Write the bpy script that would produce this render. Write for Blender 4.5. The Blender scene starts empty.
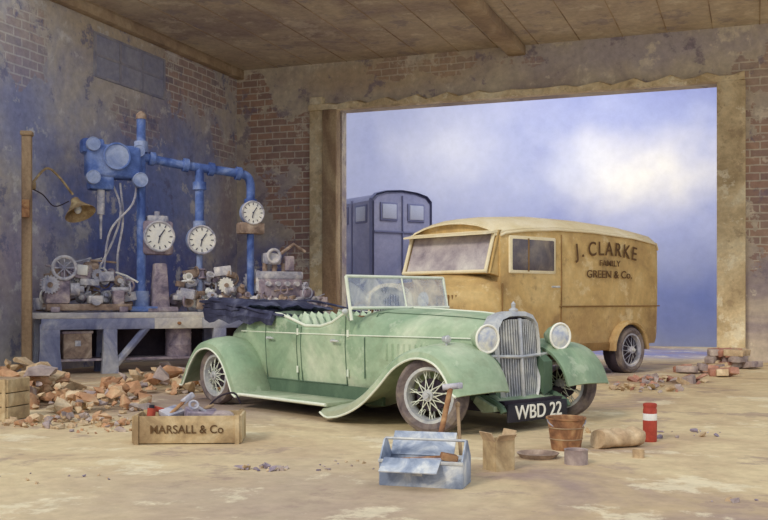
import bpy, bmesh, math, random
from mathutils import Vector, Matrix, Euler
random.seed(7)
sc = bpy.context.scene
sc.view_settings.view_transform = 'Standard'
R = math.radians

def C(r, g, b):
    f = lambda c: (c/255/12.92) if c/255 <= .04045 else ((c/255+.055)/1.055)**2.4
    return (f(r), f(g), f(b), 1)

# ------------------------------------------------------------------ materials
class NT:
    def __init__(s, m):
        s.t = m.node_tree; s.n = s.t.nodes; s.l = s.t.links
    def new(s, typ, **kw):
        n = s.n.new(typ)
        for k, v in kw.items(): setattr(n, k, v)
        return n
    def link(s, a, b): s.l.new(a, b)

def wash(name, cols, scale=1.0, grain=.12, gscale=30, rough=.85, metal=0, blobs=(), bricks=None,
         bump=.15, alpha=1, spread=.17, distort=.8, stretch=(1,1,1), coat=0, speck=None, lower_tint=None, detail=7):
    m = bpy.data.materials.new(name); m.use_nodes = True
    t = NT(m); bs = t.n['Principled BSDF']
    tc = t.new('ShaderNodeTexCoord')
    mp = t.new('ShaderNodeMapping'); mp.inputs['Scale'].default_value = stretch
    t.link(tc.outputs['Object'], mp.inputs[0])
    n1 = t.new('ShaderNodeTexNoise'); n1.inputs['Scale'].default_value = scale
    n1.inputs['Detail'].default_value = detail; n1.inputs['Roughness'].default_value = .6
    n1.inputs['Distortion'].default_value = distort
    t.link(mp.outputs[0], n1.inputs['Vector'])
    rp = t.new('ShaderNodeValToRGB'); e = rp.color_ramp.elements
    k = len(cols)
    while len(e) < k: e.new(.5)
    for i, c in enumerate(cols):
        e[i].position = .5 if k == 1 else .5-spread+2*spread*i/(k-1)
        e[i].color = c
    t.link(n1.outputs['Fac'], rp.inputs[0])
    col = rp.outputs[0]
    n3 = t.new('ShaderNodeTexNoise'); n3.inputs['Scale'].default_value = max(scale*1.7, .7) if detail > 4 else .35
    n3.inputs['Detail'].default_value = 8 if detail > 4 else 3; n3.inputs['Roughness'].default_value = .65
    t.link(tc.outputs['Object'], n3.inputs['Vector'])
    def blobmask(pos, rad, amp=1.3, soft=.35):
        d = t.new('ShaderNodeVectorMath', operation='SUBTRACT'); d.inputs[1].default_value = pos
        t.link(tc.outputs['Object'], d.inputs[0])
        dv = t.new('ShaderNodeVectorMath', operation='DIVIDE')
        rr = rad if isinstance(rad, tuple) else (rad, rad, rad)
        dv.inputs[1].default_value = rr
        t.link(d.outputs[0], dv.inputs[0])
        ln = t.new('ShaderNodeVectorMath', operation='LENGTH'); t.link(dv.outputs[0], ln.inputs[0])
        a = t.new('ShaderNodeMath', operation='MULTIPLY_ADD'); a.inputs[1].default_value = amp; a.inputs[2].default_value = -amp*.5
        t.link(n3.outputs['Fac'], a.inputs[0])
        b = t.new('ShaderNodeMath', operation='ADD'); t.link(ln.outputs['Value'], b.inputs[0]); t.link(a.outputs[0], b.inputs[1])
        mr = t.new('ShaderNodeMapRange', interpolation_type='SMOOTHSTEP')
        mr.inputs['From Min'].default_value = 1; mr.inputs['From Max'].default_value = 1-soft
        t.link(b.outputs[0], mr.inputs['Value'])
        return mr.outputs[0]
    for bl in blobs:
        pos, rad, c, st = bl[:4]; soft = bl[4] if len(bl) > 4 else .8
        mk = blobmask(pos, rad, 1.3, soft)
        ml = t.new('ShaderNodeMath', operation='MULTIPLY'); ml.inputs[1].default_value = st; t.link(mk, ml.inputs[0])
        mx = t.new('ShaderNodeMix', data_type='RGBA')
        t.link(ml.outputs[0], mx.inputs[0]); t.link(col, mx.inputs[6]); mx.inputs[7].default_value = c
        col = mx.outputs[2]
    if bricks:
        sp = t.new('ShaderNodeSeparateXYZ'); t.link(tc.outputs['Object'], sp.inputs[0])
        cb = t.new('ShaderNodeCombineXYZ')
        t.link(sp.outputs[bricks['axis']], cb.inputs[0]); t.link(sp.outputs['Z'], cb.inputs[1])
        wv = t.new('ShaderNodeVectorMath', operation='SCALE'); wv.inputs['Scale'].default_value = .09
        t.link(n3.outputs['Color'], wv.inputs[0])
        wa = t.new('ShaderNodeVectorMath', operation='ADD'); t.link(cb.outputs[0], wa.inputs[0]); t.link(wv.outputs[0], wa.inputs[1])
        br = t.new('ShaderNodeTexBrick'); br.inputs['Scale'].default_value = 1
        br.inputs['Brick Width'].default_value = .42; br.inputs['Row Height'].default_value = .17
        br.inputs['Mortar Size'].default_value = .018; br.inputs['Mortar Smooth'].default_value = .4
        br.inputs['Color1'].default_value = bricks['c1']; br.inputs['Color2'].default_value = bricks['c2']
        br.inputs['Mortar'].default_value = bricks['m']
        t.link(wa.outputs[0], br.inputs['Vector'])
        for pos, rad, st in bricks['at']:
            mk = blobmask(pos, rad, 5.2, .1)
            ml = t.new('ShaderNodeMath', operation='MULTIPLY'); ml.inputs[1].default_value = st; t.link(mk, ml.inputs[0])
            mx = t.new('ShaderNodeMix', data_type='RGBA')
            t.link(ml.outputs[0], mx.inputs[0]); t.link(col, mx.inputs[6]); t.link(br.outputs['Color'], mx.inputs[7])
            col = mx.outputs[2]
    if lower_tint:   # tint that strengthens towards the bottom: (z top, fade, colour, strength)
        sp = t.new('ShaderNodeSeparateXYZ'); t.link(tc.outputs['Object'], sp.inputs[0])
        a = t.new('ShaderNodeMath', operation='MULTIPLY_ADD'); a.inputs[1].default_value = lower_tint[1]*2.2; a.inputs[2].default_value = -lower_tint[1]*1.1
        t.link(n3.outputs['Fac'], a.inputs[0])
        b = t.new('ShaderNodeMath', operation='ADD'); t.link(sp.outputs['Z'], b.inputs[0]); t.link(a.outputs[0], b.inputs[1])
        mr = t.new('ShaderNodeMapRange'); mr.inputs['From Min'].default_value = lower_tint[0]; mr.inputs['From Max'].default_value = lower_tint[0]-lower_tint[1]
        mr.inputs['To Max'].default_value = lower_tint[3]; t.link(b.outputs[0], mr.inputs['Value'])
        mx = t.new('ShaderNodeMix', data_type='RGBA'); t.link(mr.outputs[0], mx.inputs[0]); t.link(col, mx.inputs[6]); mx.inputs[7].default_value = lower_tint[2]
        col = mx.outputs[2]
    if speck:   # flaked limewash
        n4 = t.new('ShaderNodeTexNoise'); n4.inputs['Scale'].default_value = speck[1]; n4.inputs['Detail'].default_value = 9
        n4.inputs['Roughness'].default_value = .72
        t.link(tc.outputs['Object'], n4.inputs['Vector'])
        for lo, hi, c, st in ((.56, .61, speck[0], speck[2]), (.44, .39, speck[3], speck[4])):
            mr = t.new('ShaderNodeMapRange'); mr.inputs['From Min'].default_value = lo; mr.inputs['From Max'].default_value = hi
            mr.inputs['To Max'].default_value = st; t.link(n4.outputs['Fac'], mr.inputs['Value'])
            mx = t.new('ShaderNodeMix', data_type='RGBA'); t.link(mr.outputs[0], mx.inputs[0]); t.link(col, mx.inputs[6]); mx.inputs[7].default_value = c
            col = mx.outputs[2]
    n2 = t.new('ShaderNodeTexNoise'); n2.inputs['Scale'].default_value = gscale
    n2.inputs['Detail'].default_value = 4; n2.inputs['Roughness'].default_value = .7
    t.link(tc.outputs['Object'], n2.inputs['Vector'])
    mr = t.new('ShaderNodeMapRange'); mr.inputs['From Min'].default_value = .3; mr.inputs['From Max'].default_value = .7
    mr.inputs['To Min'].default_value = 1-grain*1.4; mr.inputs['To Max'].default_value = 1+grain
    t.link(n2.outputs['Fac'], mr.inputs['Value'])
    vm = t.new('ShaderNodeVectorMath', operation='SCALE'); t.link(col, vm.inputs[0]); t.link(mr.outputs[0], vm.inputs['Scale'])
    t.link(vm.outputs[0], bs.inputs['Base Color'])
    bs.inputs['Roughness'].default_value = rough; bs.inputs['Metallic'].default_value = metal
    bs.inputs['Specular IOR Level'].default_value = .3
    bs.inputs['Alpha'].default_value = alpha
    if coat: bs.inputs['Coat Weight'].default_value = coat; bs.inputs['Coat Roughness'].default_value = .25
    if bump:
        bp = t.new('ShaderNodeBump'); bp.inputs['Strength'].default_value = bump; bp.inputs['Distance'].default_value = .03
        t.link(n2.outputs['Fac'], bp.inputs['Height']); t.link(bp.outputs[0], bs.inputs['Normal'])
    return m

# ------------------------------------------------------------------ mesh builder
class B:
    def __init__(s, name):
        s.name = name; s.v = []; s.f = []; s.mi = []; s.mats = []
    def m(s, mat):
        if mat not in s.mats: s.mats.append(mat)
        return s.mats.index(mat)
    def addbm(s, bm, mat, M=None):
        bmesh.ops.recalc_face_normals(bm, faces=bm.faces[:])
        if M is not None: bm.transform(M)
        o = len(s.v); bm.verts.ensure_lookup_table(); bm.verts.index_update()
        s.v += [v.co.copy() for v in bm.verts]; i = s.m(mat)
        for f in bm.faces:
            s.f.append([o+v.index for v in f.verts]); s.mi.append(i)
        bm.free()
    def box(s, c, size, mat, rot=(0, 0, 0), bev=0, seg=2, taper=None):
        bm = bmesh.new(); bmesh.ops.create_cube(bm, size=1)
        for v in bm.verts:
            if taper and v.co.z > 0: v.co.x *= taper; v.co.y *= taper
            v.co = Vector((v.co.x*size[0], v.co.y*size[1], v.co.z*size[2]))
        if bev: bmesh.ops.bevel(bm, geom=bm.edges[:], offset=bev, segments=seg, affect='EDGES', profile=.5)
        s.addbm(bm, mat, Matrix.Translation(c) @ Euler(rot).to_matrix().to_4x4())
    def loft(s, rows, mat, closed=True, caps=True):
        bm = bmesh.new(); vr = [[bm.verts.new(p) for p in r] for r in rows]; n = len(rows[0])
        for i in range(len(rows)-1):
            for j in range(n if closed else n-1):
                k = (j+1) % n
                try: bm.faces.new((vr[i][j], vr[i][k], vr[i+1][k], vr[i+1][j]))
                except ValueError: pass
        if caps and closed:
            bm.faces.new(vr[0]); bm.faces.new(vr[-1])
        s.addbm(bm, mat)
    def lathe(s, prof, o, axis, mat, n=24, closed=False):
        q = Vector(axis).normalized().to_track_quat('Z', 'Y').to_matrix().to_4x4()
        bm = bmesh.new(); vr = []
        for r, h in prof:
            vr.append([bm.verts.new((max(r, 1e-4)*math.cos(2*math.pi*k/n), max(r, 1e-4)*math.sin(2*math.pi*k/n), h)) for k in range(n)])
        L = len(vr)
        for i in range(L if closed else L-1):
            a, b = vr[i], vr[(i+1) % L]
            for k in range(n):
                bm.faces.new((a[k], a[(k+1) % n], b[(k+1) % n], b[k]))
        s.addbm(bm, mat, Matrix.Translation(o) @ q)
    def cyl(s, p0, p1, r, mat, r1=None, n=16):
        p0 = Vector(p0); p1 = Vector(p1); L = (p1-p0).length; r1 = r if r1 is None else r1
        s.lathe([(0, 0), (r, 0), (r1, L), (0, L)], p0, p1-p0, mat, n)
    def torus(s, c, axis, RR, r, mat, n=32, k=8):
        s.lathe([(RR+r*math.cos(2*math.pi*i/k), r*math.sin(2*math.pi*i/k)) for i in range(k)], c, axis, mat, n, closed=True)
    def ell(s, c, rad, mat, rot=(0, 0, 0), sub=3, jit=0):
        bm = bmesh.new(); bmesh.ops.create_icosphere(bm, subdivisions=sub, radius=1)
        for v in bm.verts:
            if jit: v.co *= 1+random.uniform(-jit, jit)
            v.co = Vector((v.co.x*rad[0], v.co.y*rad[1], v.co.z*rad[2]))
        s.addbm(bm, mat, Matrix.Translation(c) @ Euler(rot).to_matrix().to_4x4())
    def shard(s, c, rad, mat, rot=(0, 0, 0)):
        bm = bmesh.new()
        for i in range(11):
            v = Vector((random.uniform(-1,1), random.uniform(-1,1), random.uniform(-1,1)))
            v = v/max(abs(v.x), abs(v.y), abs(v.z))*random.uniform(.75, 1)
            bm.verts.new((v.x*rad[0], v.y*rad[1], v.z*rad[2]))
        bmesh.ops.convex_hull(bm, input=bm.verts[:])
        dead = [v for v in bm.verts if not v.link_faces]
        bmesh.ops.delete(bm, geom=dead, context='VERTS')
        s.addbm(bm, mat, Matrix.Translation(c) @ Euler(rot).to_matrix().to_4x4())
    def tube(s, pts, r, mat, n=8, close=False):
        pts = [Vector(p) for p in pts]; rows = []
        up = Vector((0, 0, 1)); prev = None
        for i, p in enumerate(pts):
            a = pts[max(i-1, 0)]; b = pts[min(i+1, len(pts)-1)]
            d = (b-a).normalized()
            x = d.cross(up) if prev is None else (prev - d*prev.dot(d))
            if x.length < 1e-3: x = d.cross(Vector((1, 0, 0)))
            x.normalize(); prev = x; y = d.cross(x)
            rows.append([p+x*r*math.cos(2*math.pi*k/n)+y*r*math.sin(2*math.pi*k/n) for k in range(n)])
        s.loft(rows, mat)
    def done(s, loc=(0, 0, 0), rz=0, ang=38, smooth=True, parent=None):
        me = bpy.data.meshes.new(s.name); me.from_pydata(s.v, [], s.f)
        for mt in s.mats: me.materials.append(mt)
        me.polygons.foreach_set('material_index', s.mi)
        if smooth:
            me.polygons.foreach_set('use_smooth', [True]*len(s.f))
            me.update(); me.set_sharp_from_angle(angle=R(ang))
        me.update()
        ob = bpy.data.objects.new(s.name, me); sc.collection.objects.link(ob)
        ob.location = loc; ob.rotation_euler = (0, 0, rz)
        if parent: ob.parent = parent
        return ob

def text(name, body, loc, rot, size, mat, parent, ext=.004, align='CENTER', sx=1):
    cu = bpy.data.curves.new(name, 'FONT'); cu.body = body; cu.size = size; cu.extrude = ext
    cu.align_x = align; cu.align_y = 'CENTER'; cu.offset = size*.006
    ob = bpy.data.objects.new(name, cu); sc.collection.objects.link(ob)
    ob.location = loc; ob.rotation_euler = rot; ob.scale = (sx, 1, 1); cu.materials.append(mat); ob.parent = parent
    return ob

def spline(pts, n=6):
    out = []; P = [Vector(p) for p in pts]
    for i in range(len(P)-1):
        a = P[max(i-1, 0)]; b = P[i]; c = P[i+1]; d = P[min(i+2, len(P)-1)]
        for k in range(n):
            t = k/n
            out.append(.5*((2*b)+(c-a)*t+(2*a-5*b+4*c-d)*t*t+(3*b-a-3*c+d)*t**3))
    out.append(P[-1]); return out

# ------------------------------------------------------------------ palette
green = wash('sage_green_paint', [C(118,142,118), C(144,168,138), C(170,188,158), C(200,208,182)], 1.1, .08, 10, .6, spread=.22, bump=.04, coat=.08,
             speck=(C(214,220,196), 2.2, .3, C(132,140,112), .25), lower_tint=(.5,.4,C(150,142,120),.45))
green_lt = wash('pale_green_beading', [C(214,222,204), C(236,238,222)], 3, .05, rough=.5, bump=0)
green_dk = wash('dark_green_seam', [C(76,98,80), C(98,120,98)], 3, .05, rough=.6, bump=0)  # dark green for door shuts, bonnet seams and inner panels
leather = wash('green_leather', [C(166,190,160), C(208,220,196)], 4, .08, 20, .6)
navy = wash('navy_canvas', [C(38,38,60), C(60,62,88), C(100,102,124)], 3, .15, 20, .9)
chrome = wash('chrome', [C(170,174,184), C(226,226,220)], 4, .06, 20, .4, .3, bump=0)
silver = wash('radiator_slat', [C(160,164,174), C(214,214,208)], 6, .08, 20, .5, .1, bump=0)
lens = wash('lamp_lens', [C(170,180,205), C(240,238,222)], 9, .05, rough=.2, bump=0, coat=.6)
tyre = wash('tyre_rubber', [C(82,72,78), C(120,108,106), C(148,134,120)], 4, .15, 20, .9)
rust = wash('rust', [C(104,72,56), C(156,112,80), C(190,152,110)], 5, .15, 20, .9)
dark = wash('dark_underside', [C(46,40,52), C(70,60,68)], 3, .1, rough=.95)
black = wash('plate_black', [C(36,36,46), C(52,50,60)], 3, .1, rough=.7, bump=0)
white = wash('white_lettering', [C(236,234,222), C(248,246,236)], 3, .03, rough=.7, bump=0)
glass = wash('windscreen_glass', [C(150,160,184), C(235,236,232)], 5, .06, rough=.2, bump=0, alpha=.4, spread=.14)
ochre = wash('ochre_paint', [C(170,138,92), C(206,174,116), C(224,198,144)], .9, .1, 9, .7, spread=.2, bump=.04,
             speck=(C(232,214,172), 1.6, .5, C(152,122,84), .5), lower_tint=(1.25,.8,C(150,116,84),.6))
ochre_lt = wash('cream_lit_roof_trim', [C(228,212,170), C(246,236,208)], 1.2, .05, rough=.7)  # cream trim; on the roof the light is put into this colour
ochre_dk = wash('ochre_seam', [C(122,94,56), C(150,116,72)], 3, .08, rough=.7, bump=0)
vglass = wash('van_glass', [C(122,112,126), C(184,174,178), C(222,216,210)], 1.8, .08, rough=.25, bump=0, spread=.22, distort=.2)
vglass2 = wash('van_side_glass', [C(70,66,84), C(108,100,104), C(160,146,130)], 1.6, .08, rough=.25, bump=0, spread=.2, distort=.2)
brown_txt = wash('brown_lettering', [C(86,62,40), C(112,84,54)], 3, .05, rough=.8, bump=0)
haze = wash('blue_grey_haze', [C(126,130,164), C(144,146,176), C(162,162,186)], .6, .08, 8, .9)  # lorry palette: haze put into its low-contrast blue-grey colours
haze_d = wash('slate_blue_haze', [C(106,110,146), C(122,126,158)], 1, .06, rough=.9)
haze_w = wash('hazy_window', [C(158,164,190), C(178,182,200)], 1, .06, rough=.5, bump=0)
benchm = wash('bench_grey_blue', [C(100,106,142), C(142,146,174), C(192,192,198)], 1.5, .1, 14, .9, spread=.16)
bench_t = wash('bench_top_wood', [C(150,148,166), C(196,190,188), C(220,214,202)], 1.8, .1, 14, .9)
blue = wash('machine_blue', [C(62,84,148), C(92,118,182), C(142,160,206)], 2.2, .12, 14, .7)
blue_lt = wash('machine_pale_blue', [C(120,138,186), C(170,182,212)], 3, .1, 14, .7)
face = wash('dial_face', [C(222,222,222), C(244,240,228)], 4, .05, rough=.6, bump=0)
ink = wash('dial_ink', [C(60,62,88), C(80,80,100)], 4, .05, rough=.8, bump=0)
steel = wash('worn_steel', [C(130,132,156), C(182,180,190), C(226,220,216)], 4, .14, 20, .7)
mauve = wash('mauve_metal', [C(112,102,122), C(156,142,154), C(200,186,184)], 4, .14, 20, .8)
umber = wash('oily_iron', [C(116,98,90), C(156,134,120), C(192,172,154)], 4, .14, 20, .8)
wood = wash('old_timber', [C(126,104,86), C(164,138,110), C(200,178,142)], 1.6, .14, 20, .9, stretch=(1,1,.3))
wood_lt = wash('sunlit_timber', [C(182,160,124), C(220,200,160), C(240,228,194)], 1.1, .12, 10, .9, speck=(C(248,240,214),2.4,.6,C(160,136,110),.5))  # pale timber, with the lintel's sun highlight put into its colour
crate_m = wash('crate_wood', [C(150,126,96), C(190,166,128), C(212,194,158)], 3, .12, 16, .9)
red = wash('red_enamel', [C(160,60,48), C(188,84,64)], 4, .1, rough=.6, bump=0)
brickr = wash('loose_brick', [C(154,106,96), C(186,136,118), C(210,170,148)], 2, .14, 16, .95)
stone1 = wash('rubble_tan', [C(164,138,112), C(200,174,140), C(224,204,172)], 2.5, .16, 14, .95)
stone2 = wash('rubble_mauve', [C(136,120,124), C(172,156,152), C(202,186,174)], 2.5, .16, 14, .95)
stone3 = wash('rubble_sienna', [C(158,116,88), C(190,144,110), C(210,178,142)], 2.5, .16, 14, .95)
tool_b = wash('toolbox_blue', [C(122,134,158), C(164,174,192), C(216,218,218)], 4, .1, 14, .7, spread=.14)
lampm = wash('lamp_brass', [C(112,92,72), C(156,132,98), C(200,180,138)], 5, .1, rough=.6)

# ------------------------------------------------------------------ room
C0 = (-3.77, 25.65, 0); RA = R(-20.4)
bk = dict(c1=C(182,142,120), c2=C(150,120,114), m=C(208,198,180))
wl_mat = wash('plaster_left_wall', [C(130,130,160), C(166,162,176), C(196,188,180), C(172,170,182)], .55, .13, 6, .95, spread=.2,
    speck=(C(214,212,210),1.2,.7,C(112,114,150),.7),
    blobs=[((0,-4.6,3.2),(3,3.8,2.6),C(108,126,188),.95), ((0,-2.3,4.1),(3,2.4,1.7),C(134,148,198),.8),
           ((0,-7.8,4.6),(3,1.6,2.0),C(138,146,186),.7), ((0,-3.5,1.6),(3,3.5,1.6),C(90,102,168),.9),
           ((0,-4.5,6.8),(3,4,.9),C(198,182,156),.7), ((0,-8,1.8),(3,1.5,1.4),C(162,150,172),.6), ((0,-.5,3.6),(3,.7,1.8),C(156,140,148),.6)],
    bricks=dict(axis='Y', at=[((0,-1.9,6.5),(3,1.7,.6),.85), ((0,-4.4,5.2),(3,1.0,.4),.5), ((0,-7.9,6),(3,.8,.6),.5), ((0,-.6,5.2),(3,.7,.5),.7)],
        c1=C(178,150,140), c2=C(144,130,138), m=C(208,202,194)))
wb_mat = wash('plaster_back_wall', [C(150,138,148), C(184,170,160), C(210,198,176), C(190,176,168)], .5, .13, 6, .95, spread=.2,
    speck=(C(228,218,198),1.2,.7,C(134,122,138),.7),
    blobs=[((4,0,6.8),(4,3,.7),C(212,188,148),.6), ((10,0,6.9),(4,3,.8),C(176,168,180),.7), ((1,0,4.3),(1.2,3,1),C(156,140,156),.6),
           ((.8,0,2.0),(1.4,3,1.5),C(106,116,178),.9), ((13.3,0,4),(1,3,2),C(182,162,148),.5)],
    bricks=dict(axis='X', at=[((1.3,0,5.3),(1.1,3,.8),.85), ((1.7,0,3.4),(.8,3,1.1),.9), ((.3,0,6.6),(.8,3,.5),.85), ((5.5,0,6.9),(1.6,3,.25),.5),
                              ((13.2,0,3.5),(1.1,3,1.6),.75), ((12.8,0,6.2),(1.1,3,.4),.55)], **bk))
yard_mat = wash('blue_wall_glow', [C(128,136,184), C(148,156,196), C(166,172,204), C(150,158,198)], .2, .04, 4, .95, spread=.25, distort=.2, detail=3,  # misty glow through the bay painted into the wall as pale blobs
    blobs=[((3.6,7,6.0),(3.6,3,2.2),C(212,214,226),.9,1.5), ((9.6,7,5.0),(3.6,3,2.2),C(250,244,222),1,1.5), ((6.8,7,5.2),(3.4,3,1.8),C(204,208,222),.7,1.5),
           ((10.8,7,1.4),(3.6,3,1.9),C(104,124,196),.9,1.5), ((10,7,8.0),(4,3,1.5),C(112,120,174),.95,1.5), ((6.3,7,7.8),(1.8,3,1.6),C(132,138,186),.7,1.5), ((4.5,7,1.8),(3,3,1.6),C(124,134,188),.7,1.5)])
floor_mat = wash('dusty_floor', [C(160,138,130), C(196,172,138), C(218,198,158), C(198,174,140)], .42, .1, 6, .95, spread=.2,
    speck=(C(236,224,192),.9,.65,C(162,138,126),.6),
    blobs=[((0,0,0),(5,6,2),C(130,132,172),.8,1), ((3,-17,0),(3.2,3,2),C(240,228,194),.65,1), ((-2.5,-11,0),(3,5,2),C(184,148,120),.75,1),  # cream light pool and mauve shade painted in, among plain mottling
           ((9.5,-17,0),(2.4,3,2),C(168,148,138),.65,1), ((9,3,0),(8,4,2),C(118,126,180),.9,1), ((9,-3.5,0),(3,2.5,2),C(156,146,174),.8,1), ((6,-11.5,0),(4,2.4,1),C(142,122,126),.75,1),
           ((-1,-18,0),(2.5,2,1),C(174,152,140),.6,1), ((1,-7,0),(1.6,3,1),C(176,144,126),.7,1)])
ceil_mat = wash('ceiling_boards', [C(160,142,134), C(190,174,154), C(206,192,168)], .5, .12, 7, .95, speck=(C(222,212,192),1.3,.5,C(140,130,140),.5))
beam_mat = wash('beam_timber', [C(140,120,104), C(172,150,124), C(196,176,148)], .8, .12, 7, .95)

def room(b): return b.done(C0, RA)
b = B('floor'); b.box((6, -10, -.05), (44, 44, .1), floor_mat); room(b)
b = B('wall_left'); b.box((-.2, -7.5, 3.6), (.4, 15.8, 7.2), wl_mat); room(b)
b = B('wall_back')
b.box((1.435, .2, 3.6), (2.87, .4, 7.2), wb_mat); b.box((7.28, .2, 6.6), (8.82, .4, 1.2), wb_mat); b.box((14.85, .2, 3.6), (6.32, .4, 7.2), wb_mat)
room(b)
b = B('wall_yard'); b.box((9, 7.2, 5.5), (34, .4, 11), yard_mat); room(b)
b = B('window_1')      # high painted-over window in the left wall
wl_fr = wash('window_grey_paint', [C(140,142,166), C(178,174,176)], 1.2, .1, 8, .9); wl_gl = wash('limewashed_pane', [C(140,144,172), C(172,172,184)], .9, .1, 8, .8, bump=0)
b.box((.005, -4.65, 6.28), (.03, 2.5, .86), wl_gl)
for y in (-5.9,-5.06,-4.24,-3.4): b.box((.015, y, 6.28), (.04, .07, .9), wl_fr)
for z in (5.85, 6.28, 6.71): b.box((.015, -4.65, z), (.04, 2.55, .05), wl_fr)
room(b)
b = B('ceiling')
b.box((9, -3.8, 7.3), (18.4, 8.2, .2), ceil_mat)
for i in range(20): b.box((.2+i*.95, -3.8, 7.195), (.02, 8.1, .012), beam_mat)
room(b)
for i, x in enumerate((7.3, 14.7)):
    b = B('trim_%d' % (i+1)); b.box((x, -3.8, 7.08), (.4, 8.0, .22), beam_mat, bev=.02); room(b)
b = B('trim_3'); b.box((.1, -3.9, 7.08), (.2, 8, .22), beam_mat, bev=.02); room(b)
b = B('trim_4')   # door frame of the bay
rows = []
for i in range(41):
    s = 2.1+i*(10.15/40); dz = .04*math.sin(i*1.9)+.035*math.sin(i*4.1)
    rows.append([(s, -.22, 6.0+dz*.3), (s, -.22, 6.14+dz), (s, .02, 6.2+dz), (s, .02, 6.0)])
b.loft(rows, wood_lt)
b.box((11.98, .0, 3.0), (.58, .5, 6.0), wood_lt, bev=.03)
b.box((2.68, -.06, 3.0), (.38, .4, 6.0), wood, bev=.03)
b.box((2.28, -.03, 3.05), (.36, .25, 6.6), wood_lt, bev=.03)
room(b)

# ------------------------------------------------------------------ wheel
def wheel(b, c, rr, w, steer=0, spokes=22, disc=None, rimm=None, spm=None):
    rimm = rimm or silver; spm = spm or green_lt
    ax = Vector((math.sin(-steer), math.cos(steer), 0)); c = Vector(c)
    tw = rr*.28
    prof = [(rr-tw, -w*.42), (rr-tw*.55, -w*.54), (rr-tw*.15, -w*.42), (rr, -w*.2), (rr, w*.2), (rr-tw*.15, w*.42), (rr-tw*.55, w*.54), (rr-tw, w*.42)]
    b.lathe(prof, c, ax, tyre, 40, closed=True)
    ri = rr-tw
    b.lathe([(ri+.012, -w*.42), (ri-.03, -w*.42), (ri-.035, -w*.25), (ri-.05, 0), (ri-.035, w*.25), (ri-.03, w*.42), (ri+.012, w*.42)], c, ax, rimm, 40, closed=True)
    b.cyl(c-ax*w*.55, c+ax*w*.55, rr*.15, rimm, n=20)
    b.cyl(c-ax*w*.75, c+ax*w*.75, rr*.075, chrome, n=12)
    x = Vector((math.cos(steer), math.sin(steer), 0)); z = Vector((0, 0, 1))
    if disc:
        for sg in (-1, 1):
            b.lathe([(rr*.15, sg*w*.42), (rr*.35, sg*w*.34), (ri*.8, sg*w*.12), (ri-.02, sg*w*.2)], c, ax, disc, 30)
    else:
        b.cyl(c-ax*w*.08, c+ax*w*.08, rr*.42, dark, n=24)
        for sg in (-1, 1):
            for k in range(spokes):
                a = 2*math.pi*k/spokes; a2 = a+(.5 if k % 2 else -.5)
                p = c+ax*sg*w*.45+(x*math.cos(a)+z*math.sin(a))*rr*.14
                q = c+ax*sg*w*.12+(x*math.cos(a2)+z*math.sin(a2))*(ri-.04)
                b.tube([p, q], rr*.013, spm, n=5)

# ------------------------------------------------------------------ CAR  (x fwd from rear axle, y across from near side)
car = B('vintage_car'); VC = 1.1
vcu = lambda u: VC - max(0, u-2.7)*.07
def sec(u, w, T, bot, closed, zf=.45):
    if closed:
        h = [(0,T),(.2*w,T-.004),(.4*w,T-.02),(.6*w,T-.05),(.78*w,T-.10),(.91*w,T-.18),(w,T-.32),(w*1.0,.72),(.99*w,.52),(.93*w,bot),(0,bot)]
    else:
        h = [(0,zf),(.4*w,zf),(w-.14,zf),(w-.10,.6),(w-.075,T-.05),(w-.04,T),(w-.004,T-.035),(w+.012,.8),(w*.99,.52),(.93*w,bot),(0,bot)]
    vc = vcu(u)
    r = [(u, vc-a, z) for a, z in h]
    l = [(u, vc+a, z) for a, z in h[1:-1]][::-1]
    return r+l
S = [(-.66,.30,.84,.56,1),(-.61,.46,.97,.50,1),(-.47,.62,1.08,.42,1),(-.2,.72,1.15,.34,1),(.05,.76,1.18,.28,1),(.12,.77,1.185,.26,1),
     (.16,.775,1.18,.25,0),(.5,.80,1.17,.22,0),(.9,.81,1.15,.22,0),(1.15,.815,1.09,.22,0),(1.4,.815,1.02,.22,0),(1.7,.81,1.02,.22,0),(1.9,.80,1.07,.22,0),(2.1,.79,1.17,.22,0),(2.2,.78,1.21,.22,0),
     (2.24,.78,1.23,.22,1),(2.45,.76,1.235,.24,1),(2.7,.70,1.23,.28,1),(3.1,.59,1.215,.32,1),(3.6,.46,1.195,.36,1),(3.98,.36,1.165,.38,1)]
car.loft([sec(*s) for s in S], green)
def wat(u, j=1):
    for i in range(len(S)-1):
        if S[i][0] <= u <= S[i+1][0]:
            t = (u-S[i][0])/(S[i+1][0]-S[i][0]); return S[i][j]+(S[i+1][j]-S[i][j])*t
    return S[-1][j]
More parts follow.
